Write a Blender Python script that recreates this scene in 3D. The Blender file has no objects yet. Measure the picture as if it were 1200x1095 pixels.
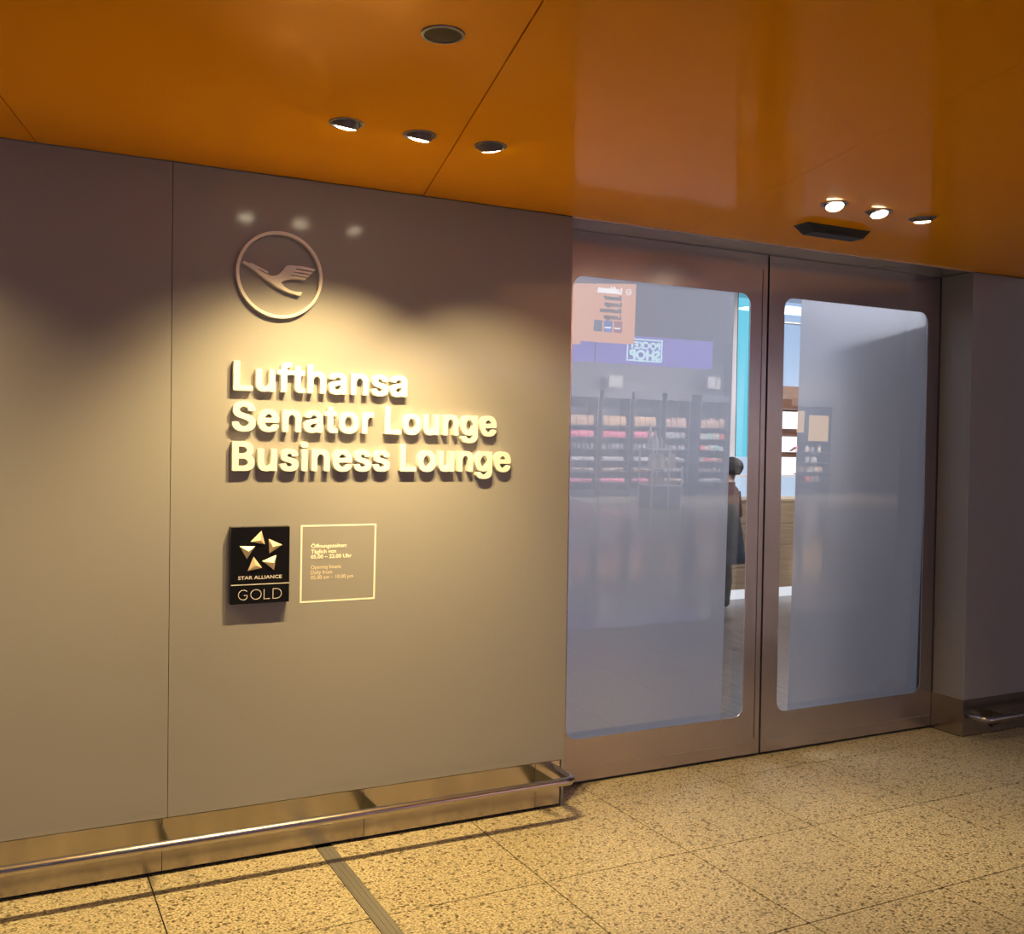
import bpy, bmesh, math, random
from mathutils import Vector, Matrix
from mathutils.geometry import tessellate_polygon

# ------------------------------------------------------------------ camera, world, light, exposure
SC = bpy.context.scene
C = SC.collection
random.seed(7)

F_PX, CAM_D, CAM_H = 1173.6, 3.6616, 1.5205
YAW, PITCH, ROLL = 0.47209, -0.018967, 0.015423
REC = 0.208           # doors stand this far behind the wall face
H = 2.5               # canopy ceiling height

fw = Vector((math.sin(YAW)*math.cos(PITCH), math.cos(YAW)*math.cos(PITCH), math.sin(PITCH)))
rt = Vector((math.cos(YAW), -math.sin(YAW), 0))
up = rt.cross(fw)
c_, s_ = math.cos(ROLL), math.sin(ROLL)
rt2, up2 = c_*rt + s_*up, -s_*rt + c_*up
cam = bpy.data.cameras.new('camera')
cam_o = bpy.data.objects.new('camera', cam)
C.objects.link(cam_o)
M = Matrix((rt2, up2, -fw)).transposed().to_4x4()
M.translation = Vector((0, -CAM_D, CAM_H))
cam_o.matrix_world = M
cam.sensor_width = 36
cam.lens = 36*F_PX/1200
cam.clip_start = 0.05
SC.camera = cam_o

SC.view_settings.view_transform = 'Standard'
SC.view_settings.look = 'None'
SC.view_settings.exposure = 0.0
SC.view_settings.gamma = 1.0
SC.view_settings.use_curve_mapping = False

W = bpy.data.worlds.new('sky')
SC.world = W
W.use_nodes = True
W.node_tree.nodes['Background'].inputs[0].default_value = (0.50, 0.66, 0.90, 1)
W.node_tree.nodes['Background'].inputs[1].default_value = 1.15

def area(name, loc, target, sx, sy, power, col):
    l = bpy.data.lights.new(name, 'AREA')
    l.shape = 'RECTANGLE'; l.size = sx; l.size_y = sy; l.energy = power; l.color = col
    o = bpy.data.objects.new(name, l); C.objects.link(o)
    o.location = loc
    o.rotation_euler = (Vector(target)-Vector(loc)).to_track_quat('-Z', 'Y').to_euler()
    return o

def spot(name, loc, target, power, col, deg, blend, rad=0.014):
    l = bpy.data.lights.new(name, 'SPOT')
    l.energy = power; l.color = col; l.spot_size = math.radians(deg); l.spot_blend = blend
    l.shadow_soft_size = rad
    o = bpy.data.objects.new(name, l); C.objects.link(o)
    o.location = loc
    o.rotation_euler = (Vector(target)-Vector(loc)).to_track_quat('-Z', 'Y').to_euler()
    return o

COOL = (0.60, 0.72, 1.0)
WARM = (1.0, 0.70, 0.28)
# ceiling luminaires of the concourse
for (lx, ly) in ((-3, -7), (3, -7), (9, -6.5), (2, -12), (15, -8)):
    area('concourse_light', (lx, ly, 5.9), (lx, ly, 0), 2.4, 0.6, 17, COOL)
# added cool fill from across the concourse, lifting the dim upper wall
area('cool_fill', (-3.0, -12.8, 1.8), (-1.0, 0, 1.4), 5.0, 2.0, 74, (0.60, 0.58, 1.0))
# lounge lights
for (lx, ly) in ((2.7, 1.2), (3.6, 4.2), (6.5, 2.4), (9.0, 2.5), (9.0, 4.6)):
    area('lounge_light', (lx, ly, 3.36), (lx, ly, 0), 1.2, 0.6, 70, (1.0, 0.96, 0.98))
# shop shelf lights and a cabinet fill
area('shop_light_and_fill', (12.4, -12.3, 2.6), (12.4, -13.6, 0.9), 4.6, 0.15, 430, (1.0, 0.95, 0.95))
area('shop_light_and_fill', (11.1, -9.6, 3.4), (11.1, -11.3, 0.8), 0.8, 0.3, 130, (1.0, 0.96, 0.98))  # added fill so the display cabinet shows bright
area('shop_light_and_fill', (16.6, -12.3, 2.6), (16.6, -13.6, 0.9), 2.0, 0.15, 220, (1.0, 0.9, 0.8))

# ------------------------------------------------------------------ materials
def nt_new(name):
    m = bpy.data.materials.new(name); m.use_nodes = True
    nt = m.node_tree
    return m, nt, nt.nodes['Principled BSDF'], nt.nodes['Material Output']

def mat(name, col, rough=0.5, metal=0.0, coat=0.0, coat_rough=0.05, emit=None, es=0.0, noise=0.0, nscale=40.0, bump=0.0, stretch=None, ior=1.5, spec=0.5):
    m, nt, b, out = nt_new(name)
    b.inputs['Base Color'].default_value = (*col, 1)
    b.inputs['Roughness'].default_value = rough
    b.inputs['Metallic'].default_value = metal
    b.inputs['Coat Weight'].default_value = coat
    b.inputs['Coat Roughness'].default_value = coat_rough
    b.inputs['IOR'].default_value = ior
    b.inputs['Specular IOR Level'].default_value = spec
    if emit:
        b.inputs['Emission Color'].default_value = (*emit, 1)
        b.inputs['Emission Strength'].default_value = es
    if noise or bump:
        tc = nt.nodes.new('ShaderNodeTexCoord'); mp = nt.nodes.new('ShaderNodeMapping')
        nz = nt.nodes.new('ShaderNodeTexNoise')
        nz.inputs['Scale'].default_value = nscale; nz.inputs['Detail'].default_value = 4
        if stretch: mp.inputs['Scale'].default_value = stretch
        nt.links.new(tc.outputs['Object'], mp.inputs[0]); nt.links.new(mp.outputs[0], nz.inputs['Vector'])
        if noise:
            mx = nt.nodes.new('ShaderNodeMix'); mx.data_type = 'RGBA'
            mx.inputs[6].default_value = (*[c*(1-noise) for c in col], 1)
            mx.inputs[7].default_value = (*[min(1, c*(1+noise)) for c in col], 1)
            nt.links.new(nz.outputs[0], mx.inputs[0]); nt.links.new(mx.outputs[2], b.inputs['Base Color'])
        if bump:
            bp = nt.nodes.new('ShaderNodeBump'); bp.inputs['Strength'].default_value = bump
            bp.inputs['Distance'].default_value = 0.002
            nt.links.new(nz.outputs[0], bp.inputs['Height']); nt.links.new(bp.outputs[0], b.inputs['Normal'])
    return m

MT = {}
MT['wall'] = mat('pearl_grey_panel', (0.295, 0.292, 0.302), 0.5, 0.08, 0.4, 0.1, noise=0.02, nscale=300)
MT['reveal'] = mat('satin_grey_reveal', (0.31, 0.305, 0.30), 0.45, 0.2)
MT['leaf'] = mat('brushed_door_metal', (0.46, 0.41, 0.43), 0.22, 0.8, noise=0.06, nscale=14, stretch=(1, 1, 40))
MT['steel'] = mat('stainless_plate', (0.43, 0.385, 0.345), 0.22, 0.95, noise=0.35, nscale=4, stretch=(2.2, 1, 0.5))  # broad tone noise paints uneven reflections into the steel
MT['pipe'] = mat('satin_rail_steel', (0.44, 0.40, 0.40), 0.25, 1.0)
MT['bracket'] = mat('bracket_steel', (0.30, 0.29, 0.26), 0.45, 0.7)
MT['fin'] = mat('dark_bracket_steel', (0.13, 0.125, 0.10), 0.45, 0.6)
MT['joint'] = mat('dull_joint_metal', (0.36, 0.35, 0.32), 0.45, 0.7)
MT['soffit'] = mat('soffit_metal', (0.45, 0.43, 0.45), 0.25, 0.5)
MT['edge'] = mat('soffit_edge_steel', (0.75, 0.72, 0.72), 0.25, 0.9)
MT['orange'] = mat('orange_lacquer', (0.97, 0.385, 0.0), 0.11, 0.08, 0.0, 0.035, spec=0.02)
MT['dark'] = mat('black_gap', (0.012, 0.012, 0.013), 0.7)
MT['seal'] = mat('black_rubber_seal', (0.008, 0.008, 0.009), 0.5)
MT['grout'] = mat('dark_grout', (0.02, 0.016, 0.012), 0.9)
MT['letter'] = mat('white_letter_face', (0.86, 0.84, 0.80), 0.4)
MT['letter_side'] = mat('dark_letter_return', (0.16, 0.14, 0.135), 0.5)
MT['emblem'] = mat('satin_white_emblem', (0.86, 0.82, 0.79), 0.4, 0.0)
MT['black'] = mat('black_plaque', (0.004, 0.004, 0.005), 0.3)
MT['champagne'] = mat('champagne_metal', (0.86, 0.74, 0.56), 0.38, 0.35)
MT['silver'] = mat('pale_print', (0.75, 0.72, 0.70), 0.4, 0.2)
MT['vinyl'] = mat('cream_vinyl', (0.95, 0.93, 0.86), 0.5)
MT['vinyl_thin'] = mat('thin_cream_vinyl', (0.82, 0.74, 0.60), 0.5)
MT['lamp_grey'] = mat('lamp_head_grey', (0.22, 0.20, 0.22), 0.45, 0.3)
MT['lamp_ring'] = mat('lamp_ring_grey', (0.28, 0.26, 0.26), 0.4, 0.4)
MT['lens'] = mat('lit_lens', (1, 1, 1), 0.3, emit=(1.0, 0.84, 0.55), es=22)
MT['mesh'] = mat('speaker_mesh', (0.10, 0.075, 0.05), 0.7, bump=0.6, nscale=700)
MT['concrete'] = mat('hall_plaster', (0.20, 0.19, 0.20), 0.8)
MT['hallceil'] = mat('hall_ceiling', (0.16, 0.16, 0.17), 0.8)
MT['partition'] = mat('dark_partition', (0.035, 0.042, 0.05), 0.6)
MT['lounge_wall'] = mat('lounge_plaster', (0.75, 0.74, 0.76), 0.7)
MT['shelf_dark'] = mat('shop_shelf_dark', (0.045, 0.045, 0.055), 0.5)
MT['white'] = mat('white_lacquer', (0.85, 0.85, 0.87), 0.3)

def granite(rough=0.42):
    m, nt, b, out = nt_new('speckled_granite')
    tc = nt.nodes.new('ShaderNodeTexCoord'); geo = nt.nodes.new('ShaderNodeNewGeometry')
    def nz(scale, detail=3):
        n = nt.nodes.new('ShaderNodeTexNoise'); n.inputs['Scale'].default_value = scale; n.inputs['Detail'].default_value = detail
        nt.links.new(geo.outputs['Position'], n.inputs['Vector']); return n
    def ramp(n, stops):
        r = nt.nodes.new('ShaderNodeValToRGB'); r.color_ramp.interpolation = 'LINEAR'
        el = r.color_ramp.elements
        while len(el) < len(stops): el.new(0.5)
        for e, (p, c) in zip(el, stops): e.position = p; e.color = (*c, 1)
        nt.links.new(n.outputs[0], r.inputs[0]); return r
    a = ramp(nz(130, 4), [(0.36, (0.160, 0.134, 0.088)), (0.43, (0.360, 0.312, 0.210)), (0.52, (0.490, 0.431, 0.294)), (0.64, (0.660, 0.594, 0.420))])
    v = nt.nodes.new('ShaderNodeTexVoronoi'); v.inputs['Scale'].default_value = 105; v.inputs['Randomness'].default_value = 1.0
    nt.links.new(geo.outputs['Position'], v.inputs['Vector'])
    r2 = nt.nodes.new('ShaderNodeValToRGB'); r2.color_ramp.interpolation = 'CONSTANT'
    el = r2.color_ramp.elements
    el[0].position = 0.0; el[0].color = (0.28, 0.25, 0.21, 1); el[1].position = 0.09; el[1].color = (0.72, 0.70, 0.66, 1)
    e3 = el.new(0.24); e3.color = (1, 1, 1, 1); e4 = el.new(0.80); e4.color = (1.12, 1.1, 1.08, 1)
    sp = nt.nodes.new('ShaderNodeSeparateColor'); nt.links.new(v.outputs['Color'], sp.inputs[0]); nt.links.new(sp.outputs[0], r2.inputs[0])
    mx = nt.nodes.new('ShaderNodeMix'); mx.data_type = 'RGBA'; mx.blend_type = 'MULTIPLY'; mx.inputs[0].default_value = 1
    nt.links.new(a.outputs[0], mx.inputs[6]); nt.links.new(r2.outputs[0], mx.inputs[7])
    big = nt.nodes.new('ShaderNodeMix'); big.data_type = 'RGBA'; big.blend_type = 'MULTIPLY'; big.inputs[0].default_value = 1
    n3 = ramp(nz(1.3, 3), [(0.3, (0.88, 0.88, 0.88)), (0.7, (1.06, 1.06, 1.06))])
    nt.links.new(mx.outputs[2], big.inputs[6]); nt.links.new(n3.outputs[0], big.inputs[7])
    nt.links.new(big.outputs[2], b.inputs['Base Color'])
    b.inputs['Roughness'].default_value = rough
    return m
MT['granite'] = granite()
MT['polished'] = granite(0.12)

def wood(name, c1, c2, rough, scale=(1, 1, 14)):
    m, nt, b, out = nt_new(name)
    geo = nt.nodes.new('ShaderNodeNewGeometry'); mp = nt.nodes.new('ShaderNodeMapping'); mp.inputs['Scale'].default_value = scale
    n = nt.nodes.new('ShaderNodeTexNoise'); n.inputs['Scale'].default_value = 3; n.inputs['Detail'].default_value = 5
    r = nt.nodes.new('ShaderNodeValToRGB'); r.color_ramp.elements[0].color = (*c1, 1); r.color_ramp.elements[1].color = (*c2, 1)
    r.color_ramp.elements[0].position = 0.35; r.color_ramp.elements[1].position = 0.65
    nt.links.new(geo.outputs['Position'], mp.inputs[0]); nt.links.new(mp.outputs[0], n.inputs['Vector'])
    nt.links.new(n.outputs[0], r.inputs[0]); nt.links.new(r.outputs[0], b.inputs['Base Color'])
    b.inputs['Roughness'].default_value = rough
    return m
MT['oak'] = wood('oak_veneer', (0.30, 0.22, 0.13), (0.40, 0.30, 0.19), 0.5)
MT['walnut'] = wood('walnut_shelf', (0.16, 0.075, 0.045), (0.22, 0.11, 0.07), 0.5)
MT['boards'] = wood('dark_floorboards', (0.05, 0.042, 0.042), (0.15, 0.13, 0.125), 0.28, (14, 1.2, 1))

def glow(name, col, s):
    m = bpy.data.materials.new(name); m.use_nodes = True; nt = m.node_tree
    nt.nodes.remove(nt.nodes['Principled BSDF'])
    e = nt.nodes.new('ShaderNodeEmission'); e.inputs[0].default_value = (*col, 1); e.inputs[1].default_value = s
    nt.links.new(e.outputs[0], nt.nodes['Material Output'].inputs[0]); return m
MT['lit_white'] = glow('backlit_white', (1, 0.98, 1.0), 1.5)
MT['lit_blue'] = glow('backlit_pale_blue', (0.62, 0.78, 1.0), 0.95)
MT['lit_plinth'] = glow('lit_plinth', (0.9, 0.93, 1.0), 0.9)
MT['purple'] = glow('backlit_violet_fascia', (0.30, 0.22, 0.95), 2.2)
MT['cyan'] = glow('backlit_cyan_print', (0.6, 0.95, 1.0), 4.5)
MT['sign_orange'] = glow('emissive_orange_panel', (1.0, 0.45, 0.17), 3.4)  # emission here and in the print stands in for lamplight on the sign
MT['sign_white'] = glow('emissive_white_print', (1, 1, 1), 5.5)
MT['sign_dim'] = mat('dark_orange_print', (0.10, 0.07, 0.05), 0.6)
MT['sign_red'] = glow('red_icon', (0.75, 0.18, 0.16), 1.8)
MT['sign_blue'] = glow('blue_icon', (0.12, 0.28, 0.95), 2.0)
MT['sign_slate'] = glow('slate_icon', (0.20, 0.25, 0.36), 1.6)
MT['poster'] = glow('lit_menu_panel', (1.0, 0.62, 0.28), 2.8)

def glass(name, f0, tint=(1, 1, 1)):
    m = bpy.data.materials.new(name); m.use_nodes = True; nt = m.node_tree
    nt.nodes.remove(nt.nodes['Principled BSDF'])
    tr = nt.nodes.new('ShaderNodeBsdfTransparent'); tr.inputs[0].default_value = (*tint, 1)
    gl = nt.nodes.new('ShaderNodeBsdfGlossy'); gl.inputs['Roughness'].default_value = 0.0
    lw = nt.nodes.new('ShaderNodeLayerWeight'); lw.inputs[0].default_value = 0.5
    pw = nt.nodes.new('ShaderNodeMath'); pw.operation = 'POWER'; pw.inputs[1].default_value = 3.5
    nt.links.new(lw.outputs['Facing'], pw.inputs[0])
    ma = nt.nodes.new('ShaderNodeMath'); ma.operation = 'MULTIPLY_ADD'; ma.inputs[1].default_value = 0.8; ma.inputs[2].default_value = f0
    nt.links.new(pw.outputs[0], ma.inputs[0])
    geo = nt.nodes.new('ShaderNodeNewGeometry')
    inv = nt.nodes.new('ShaderNodeMath'); inv.operation = 'SUBTRACT'; inv.inputs[0].default_value = 1
    nt.links.new(geo.outputs['Backfacing'], inv.inputs[1])
    mu = nt.nodes.new('ShaderNodeMath'); mu.operation = 'MULTIPLY'; mu.use_clamp = True
    nt.links.new(ma.outputs[0], mu.inputs[0]); nt.links.new(inv.outputs[0], mu.inputs[1])
    mx = nt.nodes.new('ShaderNodeMixShader')
    nt.links.new(mu.outputs[0], mx.inputs[0]); nt.links.new(tr.outputs[0], mx.inputs[1]); nt.links.new(gl.outputs[0], mx.inputs[2])
    nt.links.new(mx.outputs[0], nt.nodes['Material Output'].inputs[0])
    return m
MT['glass'] = glass('door_glass', 0.15)
MT['winglass'] = glass('window_glass', 0.04, (0.92, 0.94, 0.97))
MT['cyanglass'] = glass('tinted_window_glass', 0.04, (0.60, 1.0, 0.98))

def film():
    m = bpy.data.materials.new('frosted_film'); m.use_nodes = True; nt = m.node_tree
    nt.nodes.remove(nt.nodes['Principled BSDF'])
    d = nt.nodes.new('ShaderNodeBsdfDiffuse'); d.inputs[0].default_value = (0.25, 0.26, 0.29, 1)
    t = nt.nodes.new('ShaderNodeBsdfTranslucent'); t.inputs[0].default_value = (0.66, 0.69, 0.78, 1)
    r = nt.nodes.new('ShaderNodeBsdfRefraction'); r.inputs['Roughness'].default_value = 0.42; r.inputs['IOR'].default_value = 1.35
    r.inputs[0].default_value = (0.85, 0.88, 0.93, 1)
    a = nt.nodes.new('ShaderNodeMixShader'); a.inputs[0].default_value = 0.5
    b = nt.nodes.new('ShaderNodeMixShader'); b.inputs[0].default_value = 0.52
    nt.links.new(d.outputs[0], a.inputs[1]); nt.links.new(t.outputs[0], a.inputs[2])
    nt.links.new(a.outputs[0], b.inputs[1]); nt.links.new(r.outputs[0], b.inputs[2])
    nt.links.new(b.outputs[0], nt.nodes['Material Output'].inputs[0])
    return m
MT['film'] = film()

# ------------------------------------------------------------------ mesh helpers (world coordinates)
def wloc(o):
    v = Vector((0, 0, 0))
    while o is not None:
        v += o.location; o = o.parent
    return v

def obj(name, vs, fs, m, parent=None, smooth=False, mats=None, fmat=None):
    off = wloc(parent)
    me = bpy.data.meshes.new(name)
    me.from_pydata([tuple(Vector(v)-off) for v in vs], [], fs)
    for mm in (mats or [m]): me.materials.append(mm)
    bm = bmesh.new(); bm.from_mesh(me)
    bmesh.ops.recalc_face_normals(bm, faces=bm.faces)
    if fmat:
        bm.faces.ensure_lookup_table()
        for i, k in enumerate(fmat): bm.faces[i].material_index = k
    if smooth:
        for f in bm.faces: f.smooth = True
        for e in bm.edges:
            if len(e.link_faces) == 2 and e.calc_face_angle(0) > 0.6: e.smooth = False
    bm.to_mesh(me); bm.free()
    o = bpy.data.objects.new(name, me); C.objects.link(o)
    if parent: o.parent = parent
    return o

def tag(o, label=None, cat=None, group=None, kind=None):
    if label: o['label'] = label
    if cat: o['category'] = cat
    if group: o['group'] = group
    if kind: o['kind'] = kind
    return o
def struct(o): o['kind'] = 'structure'; return o

def empty(name, loc):
    o = bpy.data.objects.new(name, None); C.objects.link(o); o.location = loc; o.empty_display_size = 0.1; return o

def box(name, x0, x1, y0, y1, z0, z1, m, parent=None, bev=0.0):
    bm = bmesh.new()
    vs = [bm.verts.new((x, y, z)) for x in (x0, x1) for y in (y0, y1) for z in (z0, z1)]
    for f in ((0, 1, 3, 2), (4, 6, 7, 5), (0, 4, 5, 1), (2, 3, 7, 6), (0, 2, 6, 4), (1, 5, 7, 3)):
        bm.faces.new([vs[i] for i in f])
    if bev: bmesh.ops.bevel(bm, geom=list(bm.edges), offset=bev, segments=1, affect='EDGES')
    bm.verts.index_update()
    r = obj(name, [v.co.copy() for v in bm.verts], [[v.index for v in f.verts] for f in bm.faces], m, parent)
    bm.free(); return r

def prism_xz(name, loops, y0, y1, m, parent=None, side=None, dz=0):
    """outline(s) in x,z extruded along y: y0 is the front (towards the hall)"""
    flat = [p for L in loops for p in L]; n = len(flat)
    if len(loops) == 1:
        tri = tessellate_polygon([[Vector((a*1000, b*1000, 0)) for a, b in loops[0]]])
    else:
        bt = bmesh.new(); bv = [bt.verts.new((a, b, 0)) for a, b in flat]; k = 0
        for L in loops:
            for i in range(len(L)): bt.edges.new((bv[k+i], bv[k+(i+1) % len(L)]))
            k += len(L)
        bmesh.ops.triangle_fill(bt, use_beauty=True, use_dissolve=False, edges=list(bt.edges), normal=(0, 0, 1))
        bt.verts.index_update()
        tri = [tuple(v.index for v in f.verts) for f in bt.faces]; bt.free()
    vs = [(a, y0, b+dz) for a, b in flat] + [(a, y1, b+dz) for a, b in flat]
    fs = [tuple(t) for t in tri]; fm = [0]*len(fs)
    fs += [tuple(i+n for i in reversed(t)) for t in tri]; fm += [0]*len(tri)
    k = 0
    for L in loops:
        for i in range(len(L)):
            j = (i+1) % len(L)
            fs.append((k+i, k+j, k+j+n, k+i+n)); fm.append(1 if side else 0)
        k += len(L)
    return obj(name, vs, fs, m, parent, mats=[m, side] if side else None, fmat=fm if side else None)

def prism_xy(name, loop, z0, z1, m, parent=None):
    n = len(loop)
    tri = tessellate_polygon([[Vector((a, b, 0)) for a, b in loop]])
    vs = [(a, b, z0) for a, b in loop] + [(a, b, z1) for a, b in loop]
    fs = [tuple(t) for t in tri] + [tuple(i+n for i in t) for t in tri] + [(i, (i+1) % n, (i+1) % n+n, i+n) for i in range(n)]
    return obj(name, vs, fs, m, parent)

def tube(name, pts, r, m, parent=None, seg=14, caps=True):
    pts = [Vector(p) for p in pts]; vs = []; fs = []
    prev = None
    for i, p in enumerate(pts):
        t = (pts[min(i+1, len(pts)-1)] - pts[max(i-1, 0)]).normalized()
        if prev is None:
            a = Vector((0, 0, 1)) if abs(t.z) < 0.9 else Vector((1, 0, 0))
            u = t.cross(a).normalized()
        else: u = (prev - t*prev.dot(t)).normalized()
        prev = u; v = t.cross(u)
        rr = r[i] if isinstance(r, (list, tuple)) else r
        for k in range(seg):
            an = 2*math.pi*k/seg
            vs.append(p + u*math.cos(an)*rr + v*math.sin(an)*rr)
    for i in range(len(pts)-1):
        for k in range(seg):
            fs.append((i*seg+k, i*seg+(k+1) % seg, (i+1)*seg+(k+1) % seg, (i+1)*seg+k))
    if caps:
        fs.append(tuple(range(seg))); fs.append(tuple((len(pts)-1)*seg+k for k in range(seg)))
    return obj(name, vs, fs, m, parent, smooth=True)

def lathe(name, prof, m, parent=None, loc=(0, 0, 0), rot=None, seg=28, closed=False):
    """prof: list of (radius, z)"""
    vs = []; fs = []; L = Vector(loc)
    for r, z in prof:
        for k in range(seg):
            a = 2*math.pi*k/seg; v = Vector((r*math.cos(a), r*math.sin(a), z))
            if rot: v = rot @ v
            vs.append(v+L)
    n = len(prof)
    for i in range(n if closed else n-1):
        j = (i+1) % n
        for k in range(seg):
            fs.append((i*seg+k, i*seg+(k+1) % seg, j*seg+(k+1) % seg, j*seg+k))
    if not closed:
        if prof[0][0] > 1e-6: fs.append(tuple(range(seg)))
        if prof[-1][0] > 1e-6: fs.append(tuple((n-1)*seg+k for k in range(seg)))
    return obj(name, vs, fs, m, parent, smooth=True)

def ribbon(name, paths, w, y0, y1, m, parent=None):
    """flat strokes in x,z drawn as mitred ribbons of width w"""
    vs = []; fs = []
    for P, closed in paths:
        P = [Vector((a, b)) for a, b in P]; n = len(P); base = len(vs)
        for i in range(n):
            a = P[(i-1) % n] if (closed or i > 0) else P[i]
            b = P[(i+1) % n] if (closed or i < n-1) else P[i]
            d1 = (P[i]-a).normalized() if (P[i]-a).length > 0 else (b-P[i]).normalized()
            d2 = (b-P[i]).normalized() if (b-P[i]).length > 0 else d1
            nn = Vector((-d1.y-d2.y, d1.x+d2.x)).normalized()
            k = w/2/max(0.35, nn.dot(Vector((-d1.y, d1.x))))
            for s in (1, -1):
                q = P[i]+nn*k*s
                vs.append((q.x, y0, q.y)); vs.append((q.x, y1, q.y))
        for i in range(n if closed else n-1):
            p, q = base+i*4, base+((i+1) % n)*4
            fs += [(p, p+2, q+2, q), (p+1, q+1, q+3, p+3), (p, q, q+1, p+1), (p+2, p+3, q+3, q+2)]
        if not closed:
            e = base+(n-1)*4
            fs += [(base, base+1, base+3, base+2), (e, e+2, e+3, e+1)]
    return obj(name, vs, fs, m, parent)

def text_mesh(name, s, size, loc, m, parent=None, offset=0.0, depth=0.0005, face=-1, width=None, bold=0.0):
    """printed line: reads along +x facing -y (face=-1), or along -x facing +y (face=+1)"""
    cu = bpy.data.curves.new('line', 'FONT'); cu.body = s; cu.size = size; cu.offset = offset; cu.extrude = depth/2; cu.resolution_u = 3
    t = bpy.data.objects.new('line', cu); C.objects.link(t)
    bpy.context.view_layer.update()
    me = bpy.data.meshes.new_from_object(t.evaluated_get(bpy.context.evaluated_depsgraph_get()))
    bpy.data.objects.remove(t)
    xs = [v.co.x for v in me.vertices]; x0 = min(xs); sx = width/(max(xs)-x0) if width else 1.0
    off = Vector(loc)-wloc(parent)
    for v in me.vertices:
        a, b, d = (v.co.x-x0)*sx, v.co.y, v.co.z
        v.co = (off.x+a, off.y-d, off.z+b) if face < 0 else (off.x-a, off.y+d, off.z+b)
    if bold:
        bm = bmesh.new()
        for dx, dy, dz in ((0, 0, 0), (bold, 0.0001, 0), (-bold, 0.0002, 0), (0, 0.0003, bold), (0, 0.0004, -bold)):
            n0 = len(bm.verts); bm.from_mesh(me); bm.verts.ensure_lookup_table()
            for v in bm.verts[n0:]: v.co += Vector((dx, dy*face, dz))
        bm.to_mesh(me); bm.free()
    me.materials.clear(); me.materials.append(m); me.name = name
    o = bpy.data.objects.new(name, me); C.objects.link(o)
    if parent: o.parent = parent
    return o

def rrect(x0, x1, z0, z1, r, n=7):
    P = []
    for cx, cz, a0 in ((x1-r, z1-r, 0), (x0+r, z1-r, 90), (x0+r, z0+r, 180), (x1-r, z0+r, 270)):
        for k in range(n+1):
            a = math.radians(a0+90*k/n); P.append((cx+r*math.cos(a), cz+r*math.sin(a)))
    return P

def copy_tree(o, parent=None):
    c = o.copy(); C.objects.link(c)
    if parent: c.parent = parent
    for ch in o.children: copy_tree(ch, c)
    return c

# ------------------------------------------------------------------ setting: floor
fl = struct(box('floor', -13, 24, -19, 0.26, -0.12, -0.003, MT['grout']))
TX = [1.711+0.6223*k for k in range(-6, 11)]
TY = [0.258, 0.006] + [-0.6203-0.6304*k for k in range(0, 4)]
tile_cache = {}
for i in range(len(TX)-1):
    for j in range(len(TY)-1):
        x0, x1, y1, y0 = TX[i]+0.0023, TX[i+1]-0.0023, TY[j]-0.0023, TY[j+1]+0.0023
        if abs(TX[i]-1.089) < 0.02: x0 = 1.129
        if abs(TX[i+1]-1.089) < 0.02: x1 = 1.066
        key = (round(x1-x0, 4), round(y1-y0, 4))
        if key not in tile_cache:
            o = box('floor_tile', x0, x1, y0, y1, -0.02, 0.0, MT['granite'], None, 0.0012)
            me = o.data; cen = Vector(((x0+x1)/2, (y0+y1)/2, 0))
            for v in me.vertices: v.co -= cen
            tile_cache[key] = me; o.parent = fl; o.location = cen
        else:
            o = bpy.data.objects.new('floor_tile', tile_cache[key]); C.objects.link(o); o.parent = fl
            o.location = ((x0+x1)/2, (y0+y1)/2, 0)
# granite of the far concourse, past the tiles that can be told apart
for nm, a in (('floor_slab', (-13, 24, -19, TY[-1]-0.0016)), ('floor_slab', (-13, TX[0]-0.0016, TY[-1], 0.0)), ('floor_slab', (TX[-1]+0.0016, 24, TY[-1], 0.0))):
    box(nm, a[0], a[1], a[2], a[3], -0.02, 0.0, MT['polished'], fl)
# metal expansion joint
tr = struct(box('trim_1', 1.068, 1.127, TY[-1], -0.004, -0.01, 0.0008, MT['joint']))
for k in range(3):
    box('rib', 1.073+0.0185*k, 1.085+0.0185*k, TY[-1], -0.004, 0.0006, 0.0022, MT['joint'], tr)

# ------------------------------------------------------------------ setting: walls
XS, XC, XR, ZB = 0.5284, 2.1403, 4.617, 0.1997
wl = struct(box('wall_left', -6, XC-0.002, 0.025, 0.20, 0, H, MT['dark']))
for x0, x1 in ((-4.2, -2.6), (-2.597, -1.04), (-1.037, XS-0.0008), (XS+0.0008, XC)):
    box('wall_panel', x0, x1, 0.0, 0.03, ZB+0.001, H-0.003, MT['wall'], wl, 0.001)
box('wall_return', XC-0.012, XC-0.001, 0.002, 0.2, 0.0, H-0.003, MT['reveal'], wl)
wr = struct(box('wall_right', XR+0.004, 10, 0.025, 0.24, 0, H, MT['dark']))
box('wall_panel', XR, 7.2, 0.0, 0.03, ZB+0.001, H-0.003, MT['wall'], wr, 0.001)
box('wall_panel', 7.203, 10, 0.0, 0.03, ZB+0.001, H-0.003, MT['wall'], wr, 0.001)
box('wall_return', XR+0.001, XR+0.012, 0.002, 0.24, ZB+0.001, H-0.003, MT['reveal'], wr)
struct(box('wall_upper', -13, 24, 0.0, 0.26, H+0.03, 6.0, MT['concrete']))
struct(box('wall_far_left', -13.2, -13, -19, 0.26, 0, 6, MT['concrete']))
struct(box('wall_far_right', 24, 24.2, -19, 0.26, 0, 6, MT['concrete']))
struct(box('wall_hall_back', -13.2, 24.2, -19.2, -14.0, 0, 6, MT['concrete']))
struct(box('wall_left_end', -13, -6, 0.0, 0.2, 0, H+0.03, MT['concrete']))
struct(box('wall_right_end', 10, 24, 0.0, 0.2, 0, H+0.03, MT['concrete']))
struct(box('ceiling_hall', -13.2, 24.2, -19.2, 0.26, 6.0, 6.2, MT['hallceil']))

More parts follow.
